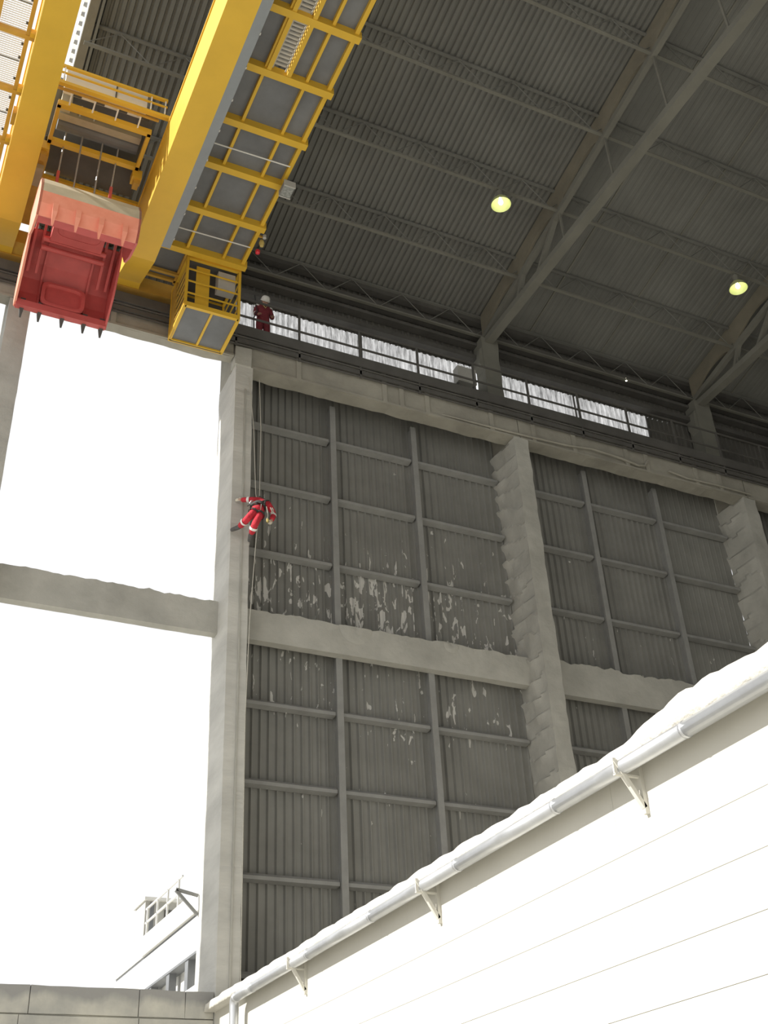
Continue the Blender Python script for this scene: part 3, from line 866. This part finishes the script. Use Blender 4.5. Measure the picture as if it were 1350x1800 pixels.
MB().box(1.2, 3.9, 21.0, 21.16, 24.75, 25.05).build('rear_beam', 'yellow2', tr)
MB().box(1.3, 3.7, 18.4, 21.0, 25.75, 25.8).build('machine_deck', 'plate', tr)
MB().box(1.3, 3.7, 19.75, 20.85, 25.2, 25.25).build('dark_underplate', 'dark', tr)
MB().box(1.42, 3.5, 19.05, 19.25, 25.35, 25.5).build('machine_beam', 'beige_dust', tr)
MB().tube([(1.5, 19.45, 25.5), (3.5, 19.45, 25.5)], 0.2, 16).build('rope_drum', 'plate', tr)
MB().box(1.45, 1.7, 18.65, 18.95, 25.3, 25.7).build('motor', 'beige_dust', tr)
for x in (1.95, 2.3):
    MB().bar((x, 18.75, 25.45), (x, 19.3, 25.45), 0.04).build('brake_rod', 'lightgrey', tr)
MB().bar((1.8, 18.9, 25.42), (2.45, 18.9, 25.42), 0.05).build('brake_rod', 'lightgrey', tr)
wc = MB().box(1.42, 3.38, 18.1, 18.35, 25.2, 25.88).build('control_cabinet', 'white', tr)
MB().box(2.6, 2.63, 18.07, 18.1, 25.2, 25.88).build('door_gap', 'dark', wc)
for z, r in ((25.70, 0.035), (25.46, 0.02)):
    MB().bar((1.25, 17.98, z), (3.85, 17.98, z), r * 2).build('guard_rail', 'yellow', tr)
for x in (1.28, 1.36, 3.45, 3.8):
    MB().bar((x, 17.98, 25.2), (x, 17.98, 25.7), 0.03).build('rail_post', 'white', tr)
MB().bar((1.25, 18.12, 25.05), (3.7, 18.12, 25.05), 0.05, 0.06).build('hoist_frame', 'yellow2', tr)
for x in (1.62, 2.17, 2.72, 3.27):
    MB().bar((x, 18.15, 25.06), (x, 18.46, 24.98), 0.035).build('tie_rod', 'white', tr)
    MB().lathe([(0, -0.1), (0.07, -0.1), (0.07, 0.1), (0, 0.1)], (x + 0.14, 18.3, 25.25), 10, (1, 0, 0)).build('wheel', 'dark', tr)

# ------------------------------------------------------------------ clamshell grab
gr = thing('clamshell_grab', (2.5, 19.9, 21.0), 'red open clamshell grab with digging teeth under the crane trolley', 'grab')
GX0, GX1 = 1.30, 3.54
near = [(18.36, 20.98), (18.22, 21.25), (18.20, 21.6), (18.26, 21.92), (18.45, 22.25), (18.8, 22.55), (19.3, 22.75)]
far = [(21.42, 20.98), (21.62, 21.3), (21.66, 21.7), (21.55, 22.1), (21.3, 22.42), (20.95, 22.65), (20.5, 22.78)]
ns = MB().shellx(near[:3], GX0, GX1, -0.04).build('near_shell', 'lit_red', gr)
MB().shellx(near[2:5], GX0, GX1, -0.04).build('dusty_rim', 'beige_dust', ns)
MB().shellx(near[4:], GX0 + 0.02, GX1 - 0.02, -0.04).build('inner_lining', 'red', ns)
for x in (GX0, GX1 - 0.05):
    MB().prism(near + [(20.0, 22.7), (19.85, 22.0), (19.55, 21.5), (19.0, 21.15)], 'x', x, x + 0.05).build('side_plate', 'lit_red' if x == GX0 else 'red', ns)
MB().box(GX0 + 0.05, GX1 - 0.05, 18.34, 18.62, 21.02, 21.10).build('lip_stiffener', 'red', ns)
MB().box(GX0 + 0.05, GX1 - 0.05, 18.40, 18.5, 21.10, 21.42).build('lip_back', 'red', ns)
fs_ = MB().shellx(far, GX0 + 0.08, GX1 + 0.02, 0.05).build('far_shell', 'red', gr)
for x in (GX0 + 0.06, GX1 - 0.02):
    MB().prism(far + [(20.15, 22.65), (20.4, 22.0), (20.75, 21.45), (21.15, 21.15)], 'x', x, x + 0.05).build('side_plate', 'red' if x > 2 else 'lit_red', fs_)
MB().box(GX0 + 0.1, GX1, 21.30, 21.46, 20.98, 21.16).build('lip_stiffener', 'red', fs_)
def tooth(x, y, z, lean, m, parent):
    b = MB()
    b.add([(x - 0.06, y - 0.12, z + 0.32), (x + 0.06, y - 0.12, z + 0.32), (x + 0.055, y + 0.03, z + 0.32), (x - 0.055, y + 0.03, z + 0.32),
           (x - 0.055, y - 0.14, z + 0.05), (x + 0.055, y - 0.14, z + 0.05), (x + 0.05, y + 0.03, z + 0.05), (x - 0.05, y + 0.03, z + 0.05),
           (x - 0.02, y + lean, z - 0.22), (x + 0.02, y + lean, z - 0.22), (x + 0.02, y + lean + 0.03, z - 0.22), (x - 0.02, y + lean + 0.03, z - 0.22)],
          [(0, 1, 2, 3), (0, 4, 5, 1), (1, 5, 6, 2), (2, 6, 7, 3), (3, 7, 4, 0), (4, 8, 9, 5), (5, 9, 10, 6), (6, 10, 11, 7), (7, 11, 8, 4), (8, 11, 10, 9)])
    b.build('tooth', m, parent)
for x in (1.66, 2.16, 2.67, 3.2):
    tooth(x, 18.30, 20.98, 0.02, 'lit_red', ns)
for x in (1.56, 1.98, 2.52, 3.04, 3.46):
    tooth(x, 21.52, 20.98, -0.04, 'dark', fs_)
# ribs and pressed panels inside the far shell
for x in (1.88, 2.98):
    MB().shellx([(p[0] - 0.05, p[1]) for p in far], x, x + 0.05, 0.09).build('rib', 'red', fs_)
def pressed(yz0, yz1, x0, x1, rim, name, parent, m):
    """rounded frame standing on a sloping plate between two (y,z) lines"""
    b = MB()
    A, B = Vector(yz0), Vector(yz1)
    nrm = Vector((-(B - A).y, (B - A).x)).normalized()
    if nrm.x > 0: nrm = -nrm
    n = 28
    def ring(s, off):
        out = []
        for k in range(n):
            t = 2 * math.pi * k / n
            c, s_ = math.cos(t), math.sin(t)
            u = math.copysign(abs(c) ** 0.38, c) * s; v = math.copysign(abs(s_) ** 0.38, s_) * s
            p = A + (B - A) * (0.5 + 0.5 * v) + nrm * off
            out.append(((x0 + x1) / 2 + (x1 - x0) / 2 * u, p.x, p.y))
        return out
    vs = ring(1.0, 0.0) + ring(1.0, 0.07) + ring(0.84, 0.07) + ring(0.80, -0.01)
    fs = [(r * n + k, r * n + (k + 1) % n, (r + 1) * n + (k + 1) % n, (r + 1) * n + k) for r in range(3) for k in range(n)]
    fs.append(tuple(3 * n + k for k in range(n)))
    b.add(vs, fs).build(name, m, parent)
pressed((21.34, 21.18), (21.42, 21.98), 1.93, 2.98, 0.1, 'pressed_panel', fs_, 'red')
# centre block between the shells
cb = MB().prism([(19.0, 22.45), (19.25, 22.25), (20.25, 22.25), (20.5, 22.45), (20.5, 23.05), (19.9, 23.05), (19.0, 22.62)], 'x', 1.85, 3.05).build('centre_block', 'red', gr)
pressed((19.18, 22.24), (20.02, 22.24), 1.95, 2.95, 0.1, 'pressed_panel', cb, 'red')
for y, z in ((20.40, 22.42), (20.62, 22.34)):
    MB().tube([(1.7, y, z), (3.2, y, z)], 0.07, 12).build('hinge_shaft', 'red', gr)
for x in (1.52, 1.72, 3.2, 3.4):
    MB().bar((x, 18.7, 22.0), (x, 19.9, 23.3), 0.06, 0.14).build('arm', 'red', gr)
    MB().bar((x, 21.2, 22.0), (x, 19.95, 23.3), 0.06, 0.14).build('arm', 'red', gr)
hd = MB().box(1.55, 3.3, 19.75, 20.35, 22.95, 23.3).build('head_block', 'red', gr)
for x in (1.75, 3.05):
    MB().bar((x, 19.95, 23.2), (x, 19.95, 24.3), 0.07, 0.1).build('rope_socket', 'red', hd)
for x in (1.75, 2.15, 2.65, 3.05):
    tag(MB().tube([(x, 19.95, 24.25 if x in (1.75, 3.05) else 23.28), (x, 19.5, 25.45)], 0.022, 6).build('hoist_rope', 'steel_rope'), 'steel hoist rope, %s from the left, between trolley and red grab' % ORD[[1.75, 2.15, 2.65, 3.05].index(x)], 'rope', 'steel hoist ropes')

# ------------------------------------------------------------------ hanging lamps
def high_bay(x, y, z, ztop, label):
    t = thing('high_bay_lamp', (x, y, z), label, 'lamp', 'lit high-bay lamps')
    MB().lathe([(0.30, 0.0), (0.295, 0.03), (0.25, 0.16), (0.16, 0.27), (0.09, 0.31), (0.0, 0.31)], (x, y, z), 28).build('reflector', 'reflector', t, smooth=True)
    MB().lathe([(0.0, 0.33), (0.09, 0.33), (0.10, 0.36), (0.10, 0.56), (0.06, 0.62), (0.0, 0.62)], (x, y, z), 16).build('gear_housing', 'roof_steel', t)
    MB().lathe([(0.0, 0.01), (0.045, 0.03), (0.075, 0.09), (0.06, 0.17), (0.035, 0.24), (0.03, 0.31)], (x, y, z), 16).build('bulb', 'bulb', t, smooth=True)
    MB().tube([(x, y, z + 0.6), (x, y, ztop)], 0.02, 6).build('hanger', 'roof_steel', t)
high_bay(14.39, 19.3, 28.02, zc(19.3) + 0.1, 'lit high-bay lamp hanging left of the middle roof truss')
high_bay(23.49, 19.3, 27.98, zc(19.3) + 0.1, 'lit high-bay lamp hanging near the right picture edge')
bb = thing('bare_bulb', (22.0, 24.2, 27.2), 'tiny bare bulb on a cord above the right strip window', 'bulb')
MB().lathe([(0, 0), (0.03, 0.02), (0.035, 0.1), (0, 0.16)], (22.45, 24.3, 27.55), 10).build('bulb', 'bulb', bb)
MB().tube([(22.45, 24.3, 27.7), (22.45, 24.33, 28.0), (22.45, 24.4, 28.32)], 0.012, 6).build('cord', 'dark', bb)

# ------------------------------------------------------------------ people
def skin(name, chains, m, parent, root, sub=2, origin=Vector((0, 0, 0))):
    """one continuous skinned mesh; chains = lists of (point, radius); equal points are welded"""
    vs, rs, es, ix = [], [], [], {}
    for ch in chains:
        prev = None
        for p, r in ch:
            k = tuple(round(c, 4) for c in p)
            if k not in ix:
                ix[k] = len(vs); vs.append(Vector(p) - origin); rs.append(r)
            i = ix[k]
            if prev is not None and prev != i: es.append((prev, i))
            prev = i
    me = bpy.data.meshes.new(name)
    me.from_pydata(vs, es, [])
    ob = bpy.data.objects.new(name, me)
    COL.objects.link(ob)
    md = ob.modifiers.new('skin', 'SKIN')
    md.use_smooth_shade = True
    for i, r in enumerate(rs):
        sv = me.skin_vertices[0].data[i]
        sv.radius = (r, r) if not isinstance(r, tuple) else r
        sv.use_root = (i == ix[tuple(round(c, 4) for c in root)])
    sb = ob.modifiers.new('sub', 'SUBSURF'); sb.levels = sub; sb.render_levels = sub
    dg = bpy.context.evaluated_depsgraph_get()
    new = bpy.data.meshes.new_from_object(ob.evaluated_get(dg))
    bpy.data.objects.remove(ob)
    new.materials.clear(); new.materials.append(M[m])
    for p in new.polygons: p.use_smooth = True
    new.name = name
    o2 = bpy.data.objects.new(name, new)
    COL.objects.link(o2)
    if parent:
        o2.parent = parent
        ORIGIN[o2.name] = ORIGIN[parent.name]
    return o2

def V3(*a): return Vector(a)

def hand_chains(wrist, tip_dir, side, curl):
    """palm and five fingers: wrist point, direction of the hand, thumb side, direction fingers curl to"""
    d = tip_dir.normalized(); s = (side - d * side.dot(d)).normalized(); c = curl.normalized()
    palm = wrist + d * 0.055
    ch = [[(wrist, (0.030, 0.024)), (palm, (0.040, 0.022))]]
    for k, (off, ln) in enumerate(((0.030, 0.070), (0.010, 0.080), (-0.010, 0.074), (-0.030, 0.058))):
        a = palm + d * 0.035 + s * off
        b = a + d * ln * 0.5 + c * 0.008
        e = b + d * ln * 0.42 + c * 0.03
        ch.append([(palm, (0.040, 0.022)), (a, 0.0105), (b, 0.0095), (e, 0.008)])
    t0 = wrist + d * 0.03 + s * 0.03
    t1 = t0 + (d * 0.6 + s * 0.7).normalized() * 0.035
    t2 = t1 + (d * 0.9 + s * 0.25 + c * 0.2).normalized() * 0.032
    ch.append([(palm, (0.040, 0.022)), (t0, 0.014), (t1, 0.012), (t2, 0.009)])
    return ch

def band(parent, p, q, t, r, m='reflect', w=0.035):
    p, q = Vector(p), Vector(q); d = (q - p).normalized(); c = p.lerp(q, t)
    MB().tube([c - d * w, c - d * w * 0.3, c + d * w * 0.3, c + d * w], [r * 0.97, r, r, r * 0.97], 14, caps=False).build('reflective_band', m, parent, smooth=True)

def helmet(parent, c, upv, fwd, r, m='helmet'):
    q = Vector((0, 0, 1)).rotation_difference(Vector(upv).normalized())
    h = MB().lathe([(r * 1.16, -0.02), (r * 1.14, 0.0), (r * 1.05, 0.005), (r * 1.02, r * 0.4), (r * 0.84, r * 0.82), (r * 0.5, r * 1.05), (0.0, r * 1.12)], c, 20, upv).build('helmet', m, parent, smooth=True)
    f = Vector(fwd).normalized(); u = Vector(upv).normalized(); s = f.cross(u)
    MB().add([Vector(c) + f * r * a + s * r * b - u * 0.012 for a, b in ((0.8, -0.75), (1.45, -0.45), (1.55, 0), (1.45, 0.45), (0.8, 0.75))] +
             [Vector(c) + f * r * a + s * r * b + u * 0.004 for a, b in ((0.8, -0.75), (1.45, -0.45), (1.55, 0), (1.45, 0.45), (0.8, 0.75))],
             [(4, 3, 2, 1, 0), (5, 6, 7, 8, 9), (0, 1, 6, 5), (1, 2, 7, 6), (2, 3, 8, 7), (3, 4, 9, 8)]).build('peak', m, h)
    return h

def face(parent, c, fwd, upv, r):
    f = Vector(fwd).normalized(); u = Vector(upv).normalized(); s = f.cross(u).normalized(); c = Vector(c)
    for k in (-1, 1):
        MB().lathe([(0, -0.011), (0.011, 0), (0, 0.011)], c + f * r * 0.92 + s * k * 0.032 + u * 0.0, 8).build('eye', 'black', parent)
        MB().lathe([(0, -0.03), (0.012, -0.015), (0.016, 0.01), (0, 0.03)], c + s * k * r * 0.98, 8).build('ear', 'skin', parent)
    MB().bar(c + f * r * 0.95 + u * 0.005, c + f * r * 1.12 - u * 0.04, 0.02, 0.025).build('nose', 'skin', parent)
    MB().bar(c + f * r * 0.9 + s * 0.022 - u * 0.07, c + f * r * 0.9 - s * 0.022 - u * 0.07, 0.01, 0.012).build('mouth', 'red', parent)

def person(label, J, suit, origin, hand_cfg, fwd, upv, glove_m, loose=1.0, hr=0.112, tw=1.0):
    t = thing('person', origin, label, 'person')
    o = Vector(origin)
    J = {k: Vector(v) for k, v in J.items()}
    sw = [[(J['pelvis'], (0.15 * tw, 0.12 * tw)), (J['belly'], (0.145 * tw, 0.115 * tw)), (J['chest'], (0.165 * tw, 0.125 * tw)), (J['neck'], 0.065), (J['jaw'], 0.072), (J['head'], 0.098), (J['crown'], 0.08)]]
    for s in 'LR':
        sw.append([(J['chest'], (0.165 * tw, 0.125 * tw)), (J['sh' + s], 0.075), (J['el' + s], 0.048), (J['wr' + s], 0.033)])
        sw.append([(J['pelvis'], (0.15 * tw, 0.12 * tw)), (J['hip' + s], 0.095), (J['kn' + s], 0.06), (J['an' + s], 0.042), (J['to' + s], 0.035)])
        d, sd, cu = hand_cfg[s]
        for c in hand_chains(J['wr' + s], Vector(d), Vector(sd), Vector(cu)):
            sw.append(c)
    body = skin('body', sw, 'skin', t, J['pelvis'], 2, o)
    g = 0.022 * loose
    cs = [[(J['pelvis'], (0.16 * tw + g, 0.13 * tw + g)), (J['belly'], (0.155 * tw + g, 0.125 * tw + g)), (J['chest'], (0.175 * tw + g, 0.135 * tw + g)), (J['chest'].lerp(J['neck'], 0.75), 0.085)]]
    for s in 'LR':
        w2 = J['el' + s].lerp(J['wr' + s], 1.04); a2 = J['kn' + s].lerp(J['an' + s], 0.92)
        cs.append([(J['chest'], (0.175 * tw + g, 0.135 * tw + g)), (J['sh' + s], 0.088 + g * .5), (J['sh' + s].lerp(J['el' + s], 0.5), 0.076 + g * .5), (J['el' + s], 0.066 + g * .5), (J['el' + s].lerp(J['wr' + s], 0.5), 0.060 + g * .5), (w2, 0.052 + g * .5)])
        cs.append([(J['pelvis'], (0.16 * tw + g, 0.13 * tw + g)), (J['hip' + s], 0.112 * tw + g), (J['hip' + s].lerp(J['kn' + s], 0.5), 0.098 * tw + g), (J['kn' + s], 0.080 + g * .6), (J['kn' + s].lerp(J['an' + s], 0.5), 0.074 + g * .6), (a2, 0.070 + g * .5)])
    skin('coverall', cs, suit, t, J['pelvis'], 2, o)
    for s in 'LR':
        a, e = J['an' + s], J['to' + s]
        dn = (J['an' + s] - J['kn' + s]).normalized()
        bt = skin('boot', [[(a - dn * 0.10, 0.070), (a, 0.066), (a.lerp(e, 0.5), 0.060), (e, 0.052), (e + (e - a).normalized() * 0.035, 0.038)]], 'boot', t, a - dn * 0.10, 2, o)
        band(t, J['kn' + s], J['an' + s], 0.30, 0.089 + g * .6)
        band(t, J['el' + s], J['wr' + s], 0.30, 0.070 + g * .5)
        d, sd, cu = hand_cfg[s]
        if glove_m:
            hc = [[(p, (tuple(x + 0.004 for x in r) if isinstance(r, tuple) else r + 0.003)) for p, r in c] for c in hand_chains(J['wr' + s], Vector(d), Vector(sd), Vector(cu))]
            skin('glove', hc, glove_m, t, J['wr' + s], 1, o)
    helmet(t, J['head'].lerp(J['crown'], 0.35), upv, fwd, hr)
    face(t, J['head'] - Vector(upv).normalized() * 0.02, fwd, upv, 0.098)
    return t, J

# the roped worker pressed against the pale column
JH = dict(pelvis=(7.905, 22.36, 17.32), belly=(7.99, 22.46, 17.50), chest=(8.12, 22.60, 17.69), neck=(8.215, 22.76, 17.85), jaw=(8.235, 22.83, 17.885), head=(8.26, 22.90, 17.91), crown=(8.30, 22.99, 17.97),
          shL=(8.06, 22.64, 17.82), elL=(7.84, 22.60, 17.76), wrL=(7.63, 22.80, 17.83),
          shR=(8.27, 22.57, 17.69), elR=(8.40, 22.52, 17.41), wrR=(8.31, 22.42, 17.15),
          hipL=(7.83, 22.33, 17.24), knL=(7.61, 22.28, 16.92), anL=(7.565, 22.72, 16.95), toL=(7.42, 22.87, 16.92),
          hipR=(7.965, 22.33, 17.22), knR=(7.79, 22.20, 16.76), anR=(7.79, 22.50, 16.62), toR=(7.81, 22.64, 16.56))
wh, JJ = person('worker in bright red coverall hanging on ropes against the pale column', JH, 'suit', (7.9, 22.4, 16.5),
                {'L': ((-0.75, 0.62, 0.25), (0.1, 0.0, 1.0), (0.1, 0.6, 0.1)), 'R': ((-0.35, -0.2, -0.9), (-0.9, 0.2, 0.3), (-0.3, 0.6, 0))},
                (0.1, 0.75, -0.65), (0.30, 0.68, 0.66), 'glove', tw=0.82)
hn = MB().tube([JJ['pelvis'].lerp(JJ['belly'], 0.05), JJ['pelvis'].lerp(JJ['belly'], 0.8)], 0.195, 16, caps=False).build('harness_belt', 'harness', wh, smooth=True)
for s in 'LR':
    a, b = JJ['hip' + s], JJ['kn' + s]
    MB().tube([a.lerp(b, 0.10), a.lerp(b, 0.24)], 0.138, 14, caps=False).build('leg_loop', 'harness', wh, smooth=True)
MB().tube([JJ['pelvis'] + Vector((0.12, -0.14, 0.08)), JJ['chest'] + Vector((0.02, -0.17, 0.02)), JJ['shL'] + Vector((0.0, 0.0, 0.11))], 0.022, 8).build('shoulder_strap', 'harness', wh)
MB().tube([JJ['pelvis'] + Vector((-0.1, -0.16, 0.08)), JJ['chest'] + Vector((0.05, -0.17, 0.02)), JJ['shR'] + Vector((0.0, -0.02, 0.11))], 0.022, 8).build('shoulder_strap', 'harness', wh)
bx, by, bz = JJ['pelvis'] + Vector((0.17, -0.16, 0.02))
for k, (dx, l) in enumerate(((0.0, 0.36), (0.10, 0.16), (0.15, 0.12))):
    pts = [(bx + dx + 0.03 * math.sin(math.pi * q / 8) * 1.2, by - 0.03, bz - l * math.sin(math.pi * q / 16)) for q in range(9)]
    pts += [(bx + dx + 0.05 - 0.0 * q, by - 0.03, bz - l * math.sin(math.pi * (8 - q) / 16)) for q in range(1, 9)] if k else []
    MB().tube(pts, 0.011, 6).build('lanyard', 'rope', wh)
MB().lathe([(0, -0.06), (0.03, -0.05), (0.035, 0.03), (0, 0.06)], (bx + 0.03, by - 0.03, bz - 0.40), 10).build('tool_tag', 'brass', wh)
for dx, dz in ((-0.42, 0.0), (-0.38, 0.04)):
    MB().lathe([(0.030, -0.008), (0.042, 0.0), (0.030, 0.008)], (JJ['pelvis'].x + dx * 0.55, 22.18, 17.36 + dz), 12, (0.4, 1, 0.2)).build('karabiner', 'steel_rope', wh)
MB().tube([JJ['pelvis'] + Vector((-0.05, -0.16, 0.05)), JJ['pelvis'] + Vector((-0.22, -0.14, 0.03)), JJ['pelvis'] + Vector((-0.30, -0.10, -0.02))], 0.014, 6).build('lanyard', 'harness', wh)

def rope(pts, label):
    return tag(MB().tube(pts, 0.011, 6).build('climbing_rope', 'rope'), label, 'rope', 'climbing ropes')
rope([(7.80, 22.93, 22.0), (7.92, 22.8, 20.2), (7.98, 22.72, 18.05), (8.03, 22.72, 17.8)], 'pale climbing rope rising from the hanging worker, nearer the column')
rope([(8.10, 22.93, 22.0), (8.12, 22.8, 20.2), (8.09, 22.74, 18.05), (8.07, 22.74, 17.8)], 'pale climbing rope rising from the hanging worker, farther from the column')
rope([(7.95, 22.20, 17.40), (7.90, 22.38, 16.6), (7.85, 22.6, 14.4), (7.84, 22.75, 12.0), (7.88, 22.8, 6.3)], 'pale climbing rope trailing down below the hanging worker')

# the worker standing on the walkway
JS = dict(pelvis=(8.36, 23.46, 24.74), belly=(8.36, 23.45, 24.93), chest=(8.36, 23.43, 25.13), neck=(8.365, 23.38, 25.28), jaw=(8.367, 23.33, 25.33), head=(8.37, 23.30, 25.39), crown=(8.37, 23.28, 25.47),
          shL=(8.165, 23.44, 25.20), elL=(8.10, 23.42, 24.91), wrL=(8.14, 23.24, 24.74),
          shR=(8.555, 23.44, 25.20), elR=(8.63, 23.42, 24.92), wrR=(8.57, 23.24, 24.76),
          hipL=(8.27, 23.46, 24.67), knL=(8.24, 23.42, 24.28), anL=(8.24, 23.46, 23.93), toL=(8.23, 23.31, 23.90),
          hipR=(8.45, 23.46, 24.67), knR=(8.48, 23.42, 24.28), anR=(8.48, 23.46, 23.93), toR=(8.49, 23.31, 23.90))
ws, JW = person('worker in dark maroon coverall and white helmet standing on the high walkway', JS, 'maroon', (8.36, 23.46, 23.84),
                {'L': ((0.1, -0.9, -0.3), (1, 0, 0), (0, 0, -1)), 'R': ((-0.1, -0.9, -0.3), (-1, 0, 0), (0, 0, -1))},
                (0.0, -0.62, -0.78), (0, -0.78, 0.62), None, hr=0.128)
for s in 'LR':
    band(ws, JW['sh' + s], JW['el' + s], 0.0, 0.103, w=0.03)
MB().tube([(8.28, 23.30, 25.24), (8.36, 23.24, 25.06), (8.44, 23.30, 25.24)], 0.014, 6).build('lanyard', 'brass', ws)
tag(MB().tube([(7.97, 23.1, 25.3), (7.99, 23.08, 25.0), (8.02, 23.0, 24.6), (7.9, 22.94, 24.25), (7.93, 22.98, 23.83)], 0.016, 6).build('safety_line', 'black'), 'dark safety line hanging beside the worker on the walkway', 'rope')
